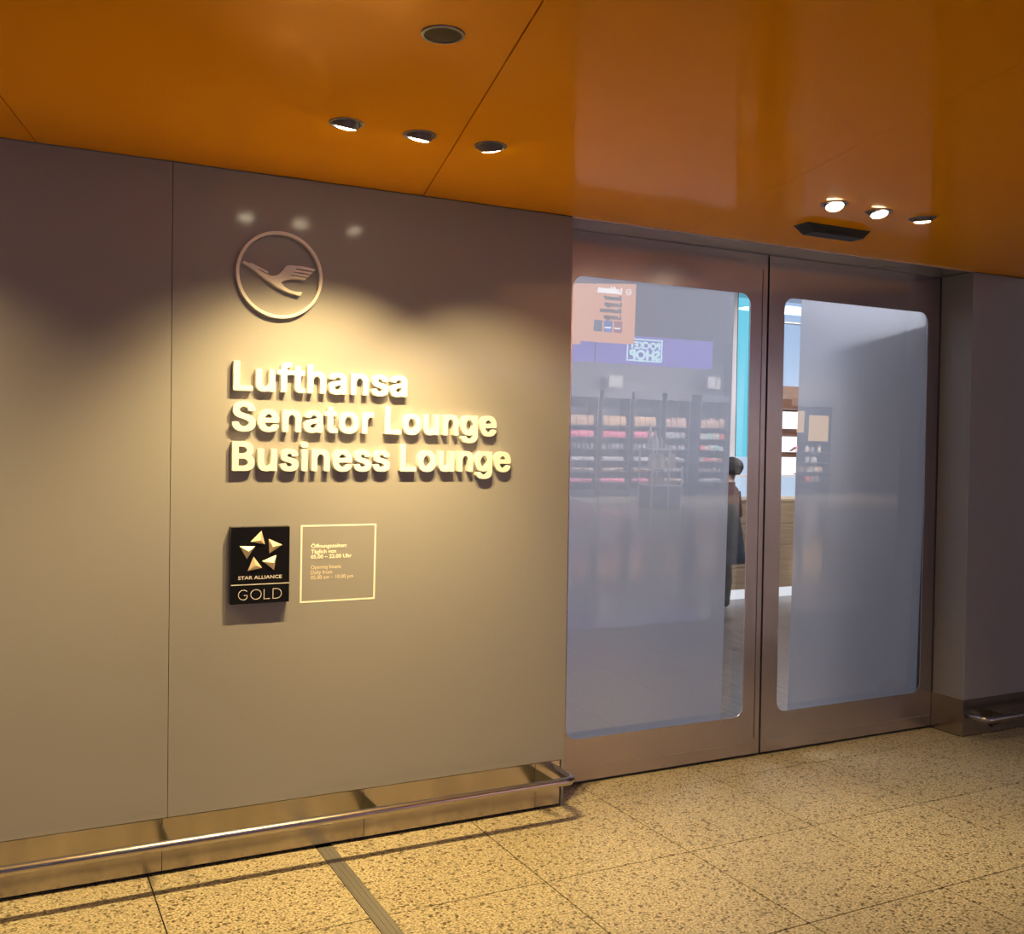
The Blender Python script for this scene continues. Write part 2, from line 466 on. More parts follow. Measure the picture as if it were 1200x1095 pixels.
# stainless baseboards, plate by plate
bl = struct(box('baseboard_left', -4.2, XC-0.03, 0.004, 0.024, 0.012, ZB-0.002, MT['dark']))
PX = [-3.2, -2.42, -1.68, -0.93, -0.22, 0.512, 1.254, 2.004, 2.122]
for a, b in zip(PX[:-1], PX[1:]):
    box('baseboard_plate', a+0.0008, b-0.0008, 0.003, 0.022, 0.013, ZB-0.001, MT['steel'], bl, 0.0006)
br = struct(box('baseboard_right', XR+0.006, 10, 0.004, 0.024, 0.004, ZB-0.002, MT['dark']))
for a, b in zip((XR-0.001, 5.4, 6.15, 6.9), (5.4, 6.15, 6.9, 7.65)):
    box('baseboard_plate', a+0.0008, b-0.0008, 0.003, 0.022, 0.005, ZB-0.001, MT['steel'], br, 0.0006)
box('baseboard_plate', XR-0.002, XR+0.01, 0.0, 0.205, 0.005, ZB, MT['steel'], br)

# recess above the doors
so = struct(box('trim_2', XC, XR, 0.0, 0.26, H, H+0.03, MT['soffit']))
box('edge_strip', XC, XR, -0.004, 0.006, H-0.006, H+0.001, MT['edge'], so)

# ------------------------------------------------------------------ setting: orange canopy
EDGE = [(-6, -3.3), (1.15, -2.85), (1.98, -2.28), (5.09, 0.03), (5.75, 0.03)]
def clip_canopy(xa, xb):
    """panel between two slanted seams (x = s + 0.24*y), clipped by the canopy's front edge"""
    poly = [(xa+0.24*0.0, 0.0), (xb, 0.0), (xb-0.24*4, -4.0), (xa-0.24*4, -4.0)]
    # clip against the half planes of the convex front edge
    planes = []
    for (p, q) in ((EDGE[0], EDGE[1]), (EDGE[1], EDGE[2]), (EDGE[2], EDGE[3])):
        d = (q[0]-p[0], q[1]-p[1]); planes.append((p, (-d[1], d[0])))
    for p, n in planes:
        out = []
        for i in range(len(poly)):
            a, b = poly[i], poly[(i+1) % len(poly)]
            da = (a[0]-p[0])*n[0]+(a[1]-p[1])*n[1]; db = (b[0]-p[0])*n[0]+(b[1]-p[1])*n[1]
            if da >= 0: out.append(a)
            if (da >= 0) != (db >= 0):
                t = da/(da-db); out.append((a[0]+t*(b[0]-a[0]), a[1]+t*(b[1]-a[1])))
        poly = out
        if len(poly) < 3: return None
    return poly
ce = struct(prism_xy('ceiling', clip_canopy(-4.2, 6.2), H+0.028, H+0.30, MT['dark']))
SEAMS = [-4.2, -2.6, -1.22, 0.0985, 1.4635, 2.7375, 6.2]
for a, b in zip(SEAMS[:-1], SEAMS[1:]):
    g0 = 0.0022 if a > -4 else 0
    g1 = 0.0022 if b < 2 else 0.0006
    if a > 2: g0 = 0.0006
    P = clip_canopy(a+g0, b-g1)
    if P: prism_xy('ceiling_panel', P, H, H+0.026, MT['orange'], ce)

# ------------------------------------------------------------------ setting: sliding doors
TAU = math.radians(1.12)
def door(n, x0, x1, hx0, hx1, film_x0, film_x1):
    d = empty('door_%d' % n, ((x0+x1)/2, REC+0.025, 0)); d['kind'] = 'structure'
    outer = [(x0, 0.014), (x1, 0.014), (x1, H-0.003), (x0, H-0.003)]
    prism_xz('door_skin', [outer, rrect(hx0, hx1, 0.207, 2.296, 0.055)[::-1]], REC, REC+0.005, MT['leaf'], d)
    prism_xz('door_core', [[(x0+0.001, 0.016), (x1-0.001, 0.016), (x1-0.001, H-0.005), (x0+0.001, H-0.005)],
                           rrect(max(hx0-0.045, x0+0.02), hx1+0.045, 0.150, 2.345, 0.03)[::-1]], REC+0.005, REC+0.058, MT['leaf'], d, side=MT['seal'])  # core edges blackened to keep lounge light from glowing at the film rim
    box('bottom_seal', x0, x1, REC+0.012, REC+0.038, 0.001, 0.016, MT['seal'], d)
    # glass pane, set with a slight lean in the leaf
    cy, cz = REC+0.029, 1.25
    R = Matrix.Rotation(TAU, 4, 'X')
    def slab(name, xa, xb, za, zb, off, th, m, rr):
        loop = rrect(xa, xb, za, zb, rr); q = len(loop)
        tri = tessellate_polygon([[Vector((a, b, 0)) for a, b in loop]])
        vs = []
        for y in (off, off+th):
            for a, b in loop:
                v = R @ Vector((0, y, b-cz)); vs.append((a, cy+v.y, cz+v.z))
        fs = [tuple(t) for t in tri]+[tuple(i+q for i in t) for t in tri]+[(i, (i+1) % q, (i+1) % q+q, i+q) for i in range(q)]
        return obj(name, vs, fs, m, d)
    slab('glass_pane', max(hx0-0.04, x0+0.025), hx1+0.04, 0.155, 2.34, 0.0, 0.006, MT['glass'], 0.01)
    slab('frosted_film', film_x0, film_x1, 0.156, 2.339, 0.0075, 0.0012, MT['film'], 0.004)
    return d
GAP = 3.391
d1 = door(1, 2.02, GAP-0.006, 2.2675, 3.281, 2.23, 3.191)
d2 = door(2, GAP+0.006, 4.655, 3.4975, 4.5235, 3.624, 4.56)
box('meeting_seal', GAP-0.007, GAP+0.007, REC+0.012, REC+0.04, 0.004, H-0.003, MT['seal'], d1)
# narrow profile line along the meeting stile and the kick line at the foot
box('stile_groove', 3.352, 3.3555, REC-0.0006, REC+0.002, 0.09, 2.42, MT['seal'], d1)
box('kick_line', 2.02, 3.352, REC-0.0008, REC+0.002, 0.072, 0.0745, MT['soffit'], d1)
box('kick_line', 3.42, 4.60, REC-0.0008, REC+0.002, 0.072, 0.0745, MT['soffit'], d2)
box('side_seal', 4.6175, 4.625, REC-0.006, REC+0.001, 0.01, H-0.004, MT['seal'], d2)

# ------------------------------------------------------------------ wall sign: three lines of raised letters
GLY = {
    'L': [393,[[60,-18,68,-20,352,-20,378,-16,384,-12,387,-5,387,62,384,68,378,73,352,77,158,77,150,85,150,515,147,522,142,526,115,530,68,530,45,527,38,524,33,515,33,-5,36,-12,42,-16]]],
    'u': [410,[[177,-25,228,-20,262,-10,278,-16,305,-20,348,-20,375,-16,383,-8,383,385,380,392,375,396,348,400,305,400,278,396,271,388,270,158,265,128,255,108,242,90,228,80,202,70,182,76,162,90,154,102,145,122,140,145,139,388,132,396,105,400,62,400,38,397,32,394,27,388,27,98,35,62,41,48,56,25,67,12,85,-2,98,-9,122,-17]]],
    'f': [254,[[80,-18,135,-20,162,-16,169,-8,170,298,178,307,218,307,245,311,250,315,253,322,253,385,250,392,245,396,218,400,178,400,170,408,170,422,178,442,188,451,198,453,218,451,242,453,248,455,255,462,270,512,268,532,255,541,205,550,175,550,138,544,108,534,88,520,77,508,63,488,53,452,53,408,51,405,45,400,15,400,-12,396,-19,388,-20,322,-17,315,-12,311,15,307,45,307,53,298,53,-5,56,-12,62,-16]]],
    't': [227,[[140,-22,192,-23,228,-17,239,-8,240,12,231,58,227,65,222,69,198,73,182,70,168,72,162,77,157,85,153,98,153,298,162,307,195,307,222,311,227,315,230,322,230,385,227,392,222,396,195,400,162,400,155,405,153,408,153,475,150,482,145,486,118,490,72,490,48,487,42,484,37,475,37,408,35,406,28,400,-12,396,-19,388,-20,322,-17,315,-12,311,28,307,37,298,37,85,41,52,47,35,60,15,82,-5,102,-15]]],
    'h': [410,[[53,-18,105,-20,132,-16,139,-8,140,225,145,252,151,265,167,288,188,303,208,309,228,304,251,285,265,258,270,232,271,-8,275,-14,282,-17,305,-20,348,-20,375,-16,380,-12,383,-5,383,278,377,308,367,335,353,355,325,381,305,391,285,397,248,403,208,403,172,397,148,389,145,390,140,398,139,518,132,526,105,530,62,530,38,527,32,524,27,515,27,-5,30,-12,35,-16]]],
    'a': [389,[[150,-28,162,-30,212,-23,245,-13,285,-20,328,-20,355,-16,363,-8,363,282,358,312,342,345,318,370,292,386,268,395,218,403,168,403,118,395,98,388,78,378,52,360,32,338,15,305,14,282,22,273,82,257,105,256,122,259,129,265,140,282,158,298,178,308,188,310,202,310,215,306,228,297,241,282,247,262,245,257,238,250,212,243,152,237,102,227,62,214,30,192,18,176,8,155,3,132,3,85,9,58,25,25,38,10,68,-11,98,-21],[155,68,135,80,122,98,121,112,132,127,152,139,175,147,235,157,242,157,248,152,249,148,245,125,239,112,223,88,202,74,188,68]]],
    'n': [410,[[53,-18,105,-20,132,-16,139,-8,140,225,145,252,151,265,167,288,188,303,208,309,228,304,251,285,265,258,270,232,271,-8,278,-16,305,-20,348,-20,375,-16,382,-10,383,-5,383,278,377,308,367,335,353,355,325,381,295,395,248,403,208,403,185,400,162,395,145,388,128,396,102,400,62,400,35,396,28,390,27,385,27,-5,30,-12,35,-16]]],
    's': [365,[[143,-25,212,-27,262,-18,285,-9,305,1,327,18,346,45,354,65,357,78,357,135,354,148,349,162,341,175,328,190,305,206,272,221,185,242,162,251,148,260,139,272,141,285,152,298,165,306,188,313,202,309,222,297,231,285,240,268,248,261,265,259,288,260,332,269,345,275,350,285,350,302,343,325,331,345,298,378,285,386,262,395,215,403,162,403,102,391,75,379,47,355,31,332,23,312,20,298,20,248,22,238,35,208,58,183,72,174,105,159,192,138,215,129,228,120,237,108,237,98,225,83,205,70,192,67,165,68,145,79,135,88,121,115,112,123,95,125,72,123,25,114,18,111,12,105,10,78,15,58,25,38,45,13,71,-5,92,-15]]],
    'S': [447,[[207,-28,232,-30,288,-23,325,-15,352,-4,372,8,393,25,412,48,423,68,433,102,433,175,431,185,423,208,415,222,392,247,358,269,315,288,238,309,188,327,162,343,147,362,143,375,145,385,158,409,168,418,188,430,202,435,222,439,248,435,268,427,288,413,303,392,311,368,318,361,345,357,392,357,418,361,426,368,427,405,421,428,409,455,382,487,355,506,322,521,285,530,235,537,192,533,142,525,118,516,85,498,49,462,37,442,27,408,27,338,29,328,37,305,45,292,65,270,98,247,132,232,238,201,275,187,303,168,313,155,317,142,315,128,300,102,285,89,272,81,238,70,198,72,165,88,145,108,135,128,131,145,122,153,95,157,48,157,22,153,14,145,13,108,22,75,39,45,65,17,88,1,122,-15,162,-23]]],
    'e': [404,[[173,-25,242,-27,278,-21,305,-13,332,2,348,13,375,42,389,68,390,95,388,102,382,108,348,117,312,123,282,117,263,92,242,74,218,67,195,69,174,78,157,92,145,105,132,132,129,142,133,148,138,150,362,150,388,154,396,162,397,242,385,292,373,318,346,355,308,383,278,395,228,403,182,403,132,395,105,384,75,363,45,332,31,308,16,268,7,215,7,162,15,108,34,62,53,35,85,5,125,-15],[138,240,133,248,150,278,172,298,192,308,202,310,218,308,228,304,248,290,262,272,273,248,272,244,265,240]]],
    'o': [415,[[173,-25,235,-27,258,-23,292,-15,325,2,345,17,357,28,375,52,389,78,401,112,407,145,407,232,398,275,386,305,375,325,348,357,312,383,282,395,232,403,182,403,145,397,118,389,85,371,53,342,31,308,16,268,7,215,7,162,15,108,31,68,53,35,75,13,95,-1,132,-18],[198,68,182,74,168,83,153,98,144,112,129,148,123,178,123,195,129,225,141,258,149,272,175,298,195,308,212,310,225,306,245,295,265,275,276,255,285,232,293,185,285,142,269,108,260,95,232,73,212,67]]],
    'r': [259,[[53,-18,105,-20,132,-16,139,-8,140,232,145,255,149,265,162,283,185,299,208,307,235,303,262,307,267,312,270,318,270,388,267,395,262,399,235,403,195,403,158,397,142,392,102,400,62,400,35,396,27,388,27,-5,30,-12,35,-16]]],
    'B': [456,[[60,-18,68,-20,272,-20,332,-11,372,3,392,15,413,35,429,58,438,78,443,102,443,172,441,185,433,208,421,228,398,253,385,263,383,268,385,274,408,298,416,312,421,325,423,338,423,408,418,432,401,465,378,490,355,506,325,518,248,530,68,530,42,526,34,518,33,-5,36,-12,42,-16],[158,77,150,85,150,202,158,210,265,209,285,199,298,190,319,165,327,142,325,125,314,105,292,87,278,81,258,77],[158,307,150,315,150,425,156,432,158,433,232,433,255,430,268,426,282,419,295,405,305,385,305,358,295,338,275,319,255,309,245,307]]],
    'i': [167,[[53,-18,105,-20,128,-17,135,-14,140,-5,140,385,137,392,128,397,105,400,62,400,35,396,30,392,27,385,27,-5,30,-12,35,-16],[70,425,88,423,122,429,135,437,150,455,153,468,151,508,143,522,125,537,88,543,48,539,28,527,19,515,13,495,13,472,19,452,28,440,42,431]]],
    'g': [425,[[170,-168,232,-170,288,-161,322,-149,342,-138,370,-112,386,-88,391,-75,400,-32,400,385,397,392,392,396,365,400,322,400,295,396,288,391,278,389,255,397,218,403,175,403,125,395,85,375,62,353,39,325,22,292,15,272,7,218,7,165,10,138,15,112,27,78,41,55,55,38,82,15,95,7,132,-7,195,-17,255,-8,275,-1,282,-4,283,-8,281,-22,276,-35,265,-53,242,-69,218,-77,195,-77,172,-69,148,-53,131,-32,118,-23,78,-25,35,-48,29,-55,27,-82,29,-92,43,-112,58,-127,88,-147,115,-158],[192,81,178,87,157,102,141,125,129,155,123,185,123,202,132,242,141,262,149,275,160,288,182,303,195,309,208,310,222,306,242,295,258,278,278,238,283,215,285,188,281,158,275,138,269,125,255,105,245,95,218,81]]]}
def word(s, x0, x1, base, cap, parent):
    """letters of one word fitted between x0 and x1"""
    k = cap/549.0
    pen = 0; lay = []
    for ch in s:
        adv, loops = GLY[ch]; lay.append((ch, pen, loops)); pen += adv + 26
    xs = [p+v for ch, p, loops in lay for L in loops for v in L[0::2]]
    mn, mx = min(xs), max(xs); sx = (x1-x0)/(mx-mn)
    for ch, p, loops in lay:
        LL = [[(x0+(p+L[i]-mn)*sx, base+(L[i+1]+20)*k) for i in range(0, len(L), 2)] for L in loops]
        LL.sort(key=lambda L: -(max(q[0] for q in L)-min(q[0] for q in L)))
        if ch == 'i':
            o1 = prism_xz('letter', [LL[0]], -0.027, 0.001, MT['letter'], parent)
            prism_xz('letter_dot', [LL[1]], -0.027, 0.001, MT['letter'], o1)
        else:
            prism_xz('letter', LL, -0.027, 0.001, MT['letter'], parent)
CAP = 0.106
for lab, base, words in (
        ('raised white lettering, one word, topmost of three lines below the round emblem', 1.7115, (('Lufthansa', 0.737, 1.397),)),
        ('raised white lettering, two words, middle of three lines below the round emblem', 1.5665, (('Senator', 0.734, 1.264), ('Lounge', 1.308, 1.783))),
        ('raised white lettering, longest and lowest of three lines above the black plaque', 1.4235, (('Business', 0.735, 1.330), ('Lounge', 1.372, 1.850)))):
    t = tag(empty('sign_lettering', (words[0][1], 0, base)), lab, 'lettering', 'raised lettering lines on the grey wall')
    for s, a, b in words: word(s, a, b, base, CAP, t)

# round emblem with crane
em = tag(empty('round_emblem', (0.901, 0, 2.137)), 'cream ring emblem with a flying crane, above the raised lettering', 'emblem')
n = 64
ro, ri = 0.1576, 0.1468
prism_xz('ring', [[(0.901+ro*math.cos(2*math.pi*i/n), 2.137+ro*math.sin(2*math.pi*i/n)) for i in range(n)],
                  [(0.901+ri*math.cos(2*math.pi*i/n), 2.137+ri*math.sin(2*math.pi*i/n)) for i in range(n)][::-1]], -0.022, 0.001, MT['emblem'], em)
CRANE = [(0.7664, 2.1702), (0.7717, 2.1747), (0.7905, 2.1675), (0.7944, 2.1708), (0.8259, 2.1579), (0.8559, 2.1451), (0.8582, 2.1417), (0.8524, 2.1375), (0.837, 2.1455), (0.8231, 2.1522), (0.8209, 2.1498), (0.837, 2.1419), (0.8535, 2.1347), (0.8663, 2.1307), (0.8803, 2.1316), (0.8957, 2.1378), (0.9088, 2.1508), (0.9183, 2.1649), (0.9249, 2.1729), (0.9398, 2.1751), (0.9848, 2.1757), (1.0323, 2.1691), (1.0252, 2.1602), (0.9925, 2.1634), (0.9586, 2.165), (0.9571, 2.162), (0.9888, 2.1598), (1.0222, 2.1569), (1.0139, 2.1484), (0.9851, 2.1505), (0.9505, 2.1532), (0.949, 2.1501), (0.9776, 2.1483), (1.0109, 2.1455), (1.0034, 2.137), (0.9739, 2.1384), (0.9409, 2.1405), (0.9395, 2.1374), (0.9664, 2.1362), (0.9989, 2.134), (0.9929, 2.1264), (0.9684, 2.1286), (0.9441, 2.1268), (0.9236, 2.1213), (0.9034, 2.1103), (0.9165, 2.0956), (0.9371, 2.0845), (0.9596, 2.0801), (0.9829, 2.0814), (0.9766, 2.0682), (0.9597, 2.0698), (0.926, 2.078), (0.8888, 2.0932), (0.8519, 2.1155), (0.8152, 2.1413), (0.7898, 2.1577)]
prism_xz('crane', [CRANE], -0.022, 0.001, MT['emblem'], em)

# black plaque
pq = tag(empty('alliance_plaque', (0.839, 0, 1.083)), 'thick black plaque with five gold pyramids in a star ring', 'plaque')
box('plaque_board', 0.7325, 0.9435, -0.035, 0.001, 0.945, 1.222, MT['black'], pq, 0.0012)
for T in (((0.8406, 1.2092), (0.8008, 1.1689), (0.8541, 1.1575), (0.8331, 1.1747)),
          ((0.8657, 1.1789), (0.9173, 1.1548), (0.8691, 1.1234), (0.8787, 1.1496)),
          ((0.8957, 1.1193), (0.8422, 1.0978), (0.8868, 1.0632), (0.8817, 1.0924)),
          ((0.8123, 1.1163), (0.8448, 1.0728), (0.7914, 1.0632), (0.8165, 1.085)),
          ((0.7615, 1.1544), (0.8185, 1.1527), (0.7883, 1.1058), (0.7915, 1.1359))):
    vs = [(a, -0.0345, b) for a, b in T[:3]] + [(T[3][0], -0.0345-0.017, T[3][1])]
    obj('pyramid', vs, [(0, 1, 2), (0, 1, 3), (1, 2, 3), (2, 0, 3)], MT['champagne'], pq)
text_mesh('lettering', 'STAR ALLIANCE', 0.0172, (0.7585, -0.0355, 1.0335), MT['silver'], pq, 0.0, width=0.1565, bold=0.0004)
ribbon('rule', [([(0.7328, 1.0145), (0.9432, 1.0145)], False)], 0.0033, -0.036, -0.0345, MT['silver'], pq)
def arc(cx, cz, r, a0, a1, n=18, sx=1.0):
    return [(cx+sx*r*math.cos(math.radians(a0+(a1-a0)*i/n)), cz+r*math.sin(math.radians(a0+(a1-a0)*i/n))) for i in range(n+1)]
zc, r = 0.978, 0.0175
ribbon('outline_letter', [(arc(0.7775, zc, r, 42, 315)+[(0.7775+r*0.78, zc-r*0.1), (0.7775+r*0.12, zc-r*0.1)], False)], 0.0024, -0.036, -0.0345, MT['silver'], pq)
ribbon('outline_letter', [(arc(0.8225, zc, r, 0, 345, 24, 1.08), True)], 0.0024, -0.036, -0.0345, MT['silver'], pq)
ribbon('outline_letter', [([(0.8515, zc+r), (0.8515, zc-r), (0.8725, zc-r)], False)], 0.0024, -0.036, -0.0345, MT['silver'], pq)
ribbon('outline_letter', [([(0.884, zc-r), (0.884, zc+r), (0.896, zc+r)]+arc(0.897, zc, r, 85, -85, 14)+[(0.896, zc-r)], True)], 0.0024, -0.036, -0.0345, MT['silver'], pq)

# opening hours in cream vinyl
hs = tag(empty('opening_hours_sign', (1.14, 0, 1.075)), 'cream vinyl square outline with opening hours printed inside, beside black plaque', 'sign')
ribbon('border', [([(0.9955, 0.9345), (1.2815, 0.9345), (1.2845, 1.2185), (0.9965, 1.2185)], True)], 0.0062, -0.0009, 0.0005, MT['vinyl'], hs)
for s, x1, z, of, m in (('Öffnungszeiten:', 1.1705, 1.1355, 0.0005, 'vinyl'), ('Täglich von', 1.1292, 1.1150, 0.0005, 'vinyl'),
                        ('05.00 – 22.00 Uhr', 1.1898, 1.0955, 0.0005, 'vinyl'), ('Opening hours:', 1.150, 1.0565, 0.0, 'vinyl_thin'),
                        ('Daily from', 1.115, 1.037, 0.0, 'vinyl_thin'), ('05.00 am – 10.00 pm', 1.1976, 1.018, 0.0, 'vinyl_thin')):
    text_mesh('lettering', s, 0.0205, (1.033, -0.0006, z), MT[m], hs, 0.0, width=x1-1.033, bold=of)

# ------------------------------------------------------------------ guard rails
def rail(x_start, x_end, bend_start, bend_end, brackets, label, y=-0.18, z=0.172, R=0.045):
    g = tag(empty('guard_rail', (x_end if bend_end else x_start, y, 0)), label, 'rail')
    P = []
    if bend_start:
        P += [(x_start, 0.0, z), (x_start, y+R, z)]
        for k in range(1, 8):
            a = math.radians(90*k/7); P.append((x_start+R*(1-math.cos(a)), y+R-R*math.sin(a), z))
    else: P.append((x_start, y, z))
    if bend_end:
        P.append((x_end-R, y, z))
        for k in range(1, 8):
            a = math.radians(90*k/7); P.append((x_end-R+R*math.sin(a), y+R-R*math.cos(a), z))
        P.append((x_end, 0.02, z))
    else: P.append((x_end, y, z))
    tube('rail_pipe', P, 0.0175, MT['pipe'], g)
    for bx in brackets:
        vs = [(bx+s, yy, zz) for s in (-0.003, 0.003) for yy, zz in ((0.0015, z+0.006), (0.0015, z-0.087), (y+0.02, z-0.017), (y+0.008, z-0.004), (y+0.012, z+0.008))]
        obj('bracket', vs, [(0, 1, 2, 3, 4), (5, 9, 8, 7, 6)]+[(i, (i+1) % 5, (i+1) % 5+5, i+5) for i in range(5)], MT['fin'], g)
    return g
rail(-3.2, 2.085, False, True, (-2.42, -1.68, -0.93, -0.22, 0.512, 1.254, 2.004), 'long polished steel guard rail low along the grey wall under the lettering')
rail(4.655, 7.6, True, False, (4.85, 5.5, 6.3, 7.1), 'short dark steel guard rail starting right of the sliding doors', -0.112, 0.114, 0.035)

# ------------------------------------------------------------------ ceiling fittings
def downlight(x, y, aim, label, group, lit_scale=1.0):
    t = tag(empty('recessed_downlight', (x, y, H)), label, 'ceiling light', group)
    lathe('trim_ring', [(0.041, H-0.0005), (0.046, H-0.004), (0.052, H-0.0035), (0.053, H-0.0005), (0.053, H+0.004), (0.041, H+0.004)], MT['lamp_ring'], t, (x, y, 0), closed=True)
    ax = (Vector(aim)-Vector((x, y, H))).normalized()
    q = Vector((0, 0, -1)).rotation_difference(ax).to_matrix()
    c = Vector((x, y, H+0.002))
    hd = lathe('lamp_head', [(0.0395, 0.012), (0.0395, -0.012), (0.036, -0.016), (0.033, -0.014)], MT['lamp_grey'], t, c, q)
    lathe('lens', [(0.034, -0.0135), (0.030, -0.0185), (0.018, -0.0215), (0.0, -0.0225)], MT['lens'], hd, c, q)
    return c + ax*0.026
LG1, LG2 = 'three downlights over the raised lettering', 'three downlights in front of the sliding doors'
A1 = [((0.9295, -0.70), (0.80, -0.06, 0.6), 'round downlight left of its row of three over the lettering, bright lower rim'),
      ((1.167, -0.704), (1.02, -0.06, 0.6), 'round downlight in the middle of the row of three over the lettering'),
      ((1.4106, -0.7115), (1.95, -0.06, 0.7), 'round downlight nearest the ceiling seam, right of its row over the lettering')]
POW1 = (72, 188, 118)
for ((x, y), aim, lab), pw, dg in zip(A1, POW1, (92, 92, 84)):
    p = downlight(x, y, aim, lab, LG1)
    spot('downlight_beam', p, aim, pw, WARM, dg, 0.7)
A2 = [((2.914, -0.707), (2.55, -1.5, 0), 'dazzling downlight left in the row of three by the doors'),
      ((3.158, -0.704), (3.1, -1.35, 0), 'bright downlight in the middle of the row of three by the doors'),
      ((3.402, -0.71), (3.72, -0.45, 0), 'half hidden downlight right in the row of three by the doors')]
for ((x, y), aim, lab), pw in zip(A2, (85, 70, 62)):
    p = downlight(x, y, aim, lab, LG2)
    spot('downlight_beam', p, aim, pw, (1, 0.72, 0.33), 68, 0.9)
for x, aimx, pw in ((-1.054, -1.0, 60), (-0.816, -0.75, 58), (-0.573, -0.25, 62)):
    aim = (aimx, -0.06, 0.6)
    p = downlight(x, -0.70, aim, 'round downlight over the bare grey wall left of the lettering', 'three downlights over the bare wall')
    spot('downlight_beam', p, aim, pw, WARM, 92, 0.7)

sp = tag(empty('ceiling_speaker', (0.929, -1.447, H)), 'small round ceiling speaker with brown mesh, away from the lamps', 'speaker')
lathe('speaker_ring', [(0.043, H-0.0005), (0.045, H-0.004), (0.052, H-0.003), (0.053, H-0.0003), (0.053, H+0.003), (0.043, H+0.003)], MT['lamp_ring'], sp, (0.929, -1.447, 0), closed=True)
lathe('speaker_mesh', [(0.0435, H-0.0015), (0.02, H-0.004), (0.0, H-0.0045)], MT['mesh'], sp, (0.929, -1.447, 0))

se = tag(empty('door_sensor', (3.24, -0.35, H)), 'flat black door sensor on the orange ceiling above the doors', 'sensor')
vs = [(3.045, -0.425, H), (3.41, -0.425, H), (3.41, -0.335, H), (3.045, -0.335, H),
      (3.09, -0.415, H-0.036), (3.375, -0.415, H-0.036), (3.375, -0.345, H-0.036), (3.09, -0.345, H-0.036)]
obj('sensor_body', vs, [(0, 1, 2, 3), (4, 7, 6, 5), (0, 4, 5, 1), (1, 5, 6, 2), (2, 6, 7, 3), (3, 7, 4, 0)], MT['seal'], se)
box('sensor_window', 3.15, 3.32, -0.4195, -0.4165, H-0.029, H-0.012, MT['dark'], se)

# ------------------------------------------------------------------ lounge behind the doors
struct(box('floor_lounge', 1.0, 13, 0.262, 6.0, -0.1, -0.001, MT['boards']))
struct(box('ceiling_lounge', 1.0, 13, 0.26, 6.0, 3.4, 3.5, MT['lounge_wall']))
struct(box('wall_lounge_left', 0.9, 1.0, 0.26, 6.0, 0, 3.4, MT['lounge_wall']))
struct(box('wall_lounge_right', 13, 13.1, 0.26, 6.0, 0, 3.4, MT['lounge_wall']))
struct(box('wall_lounge_front', 0.9, 13.1, 0.2602, 0.27, H, 3.45, MT['lounge_wall']))
struct(box('wall_lounge_front_right', 4.66, 13.1, 0.2602, 0.30, 0, 3.45, MT['partition']))
struct(box('wall_partition', 4.655, 4.74, 0.262, 0.94, 0, 2.26, MT['partition']))
yb = 5.4
# back wall with window openings
struct(box('wall_back', 0.9, 13.1, yb+0.02, yb+0.14, 0, 1.46, MT['lounge_wall']))
struct(box('wall_back_left', 0.9, 7.41, yb+0.02, yb+0.14, 1.46, 3.4, MT['lounge_wall']))
struct(box('wall_back_pier', 7.80, 13.1, yb+0.02, yb+0.14, 1.46, 2.29, MT['lounge_wall']))
struct(box('wall_back_right', 10.6, 13.1, yb+0.02, yb+0.14, 2.29, 3.4, MT['lounge_wall']))
w1 = struct(empty('window_1', (7.62, yb+0.05, 1.46)))
for a in ((7.40, 7.466, 1.46, 3.4),): box('window_frame', a[0], a[1], yb-0.03, yb+0.12, a[2], a[3], MT['white'], w1)
box('window_frame', 7.467, 7.502, yb+0.0, yb+0.12, 1.46, 3.4, MT['seal'], w1)
box('window_frame', 7.76, 7.80, yb+0.0, yb+0.12, 1.46, 3.4, MT['white'], w1)
box('pane', 7.502, 7.77, yb+0.06, yb+0.066, 1.46, 3.4, MT['cyanglass'], w1)
w2 = struct(empty('window_2', (9.2, yb+0.05, 2.29)))
box('window_frame', 7.80, 10.6, yb+0.0, yb+0.12, 2.26, 2.30, MT['walnut'], w2)
box('window_frame', 7.80, 10.6, yb+0.0, yb+0.075, 3.04, 3.055, MT['bracket'], w2)
box('pane', 7.80, 10.6, yb+0.06, yb+0.066, 2.29, 3.4, MT['winglass'], w2)

# back bar: walnut frame with backlit niches
bb = tag(empty('back_bar', (9.2, yb-0.1, 0)), 'walnut back bar with glowing white niches behind the oak counter', 'shelf unit')
box('back_panel', 7.84, 10.6, yb-0.02, yb+0.015, 0.0, 2.26, MT['walnut'], bb)
box('lower_glow_panel', 6.0, 10.6, yb-0.04, yb-0.021, 0.86, 1.262, MT['lit_blue'], bb)
for z0, z1 in ((1.2625, 1.463), (1.523, 1.705), (1.797, 1.998)):
    box('glow_panel', 7.90, 10.55, yb-0.035, yb-0.021, z0, z1, MT['lit_white'], bb)
for z in (1.464, 1.706): box('shelf', 7.86, 10.58, yb-0.22, yb-0.021, z+0.004, z+0.03, MT['walnut'], bb)
box('cornice', 7.84, 10.6, yb-0.24, yb-0.02, 2.02, 2.26, MT['walnut'], bb)
# white side screen seen left of the back bar
struct(box('wall_splash', 6.0, 7.83, yb-0.01, yb+0.019, 0.86, 1.46, MT['lit_blue']))

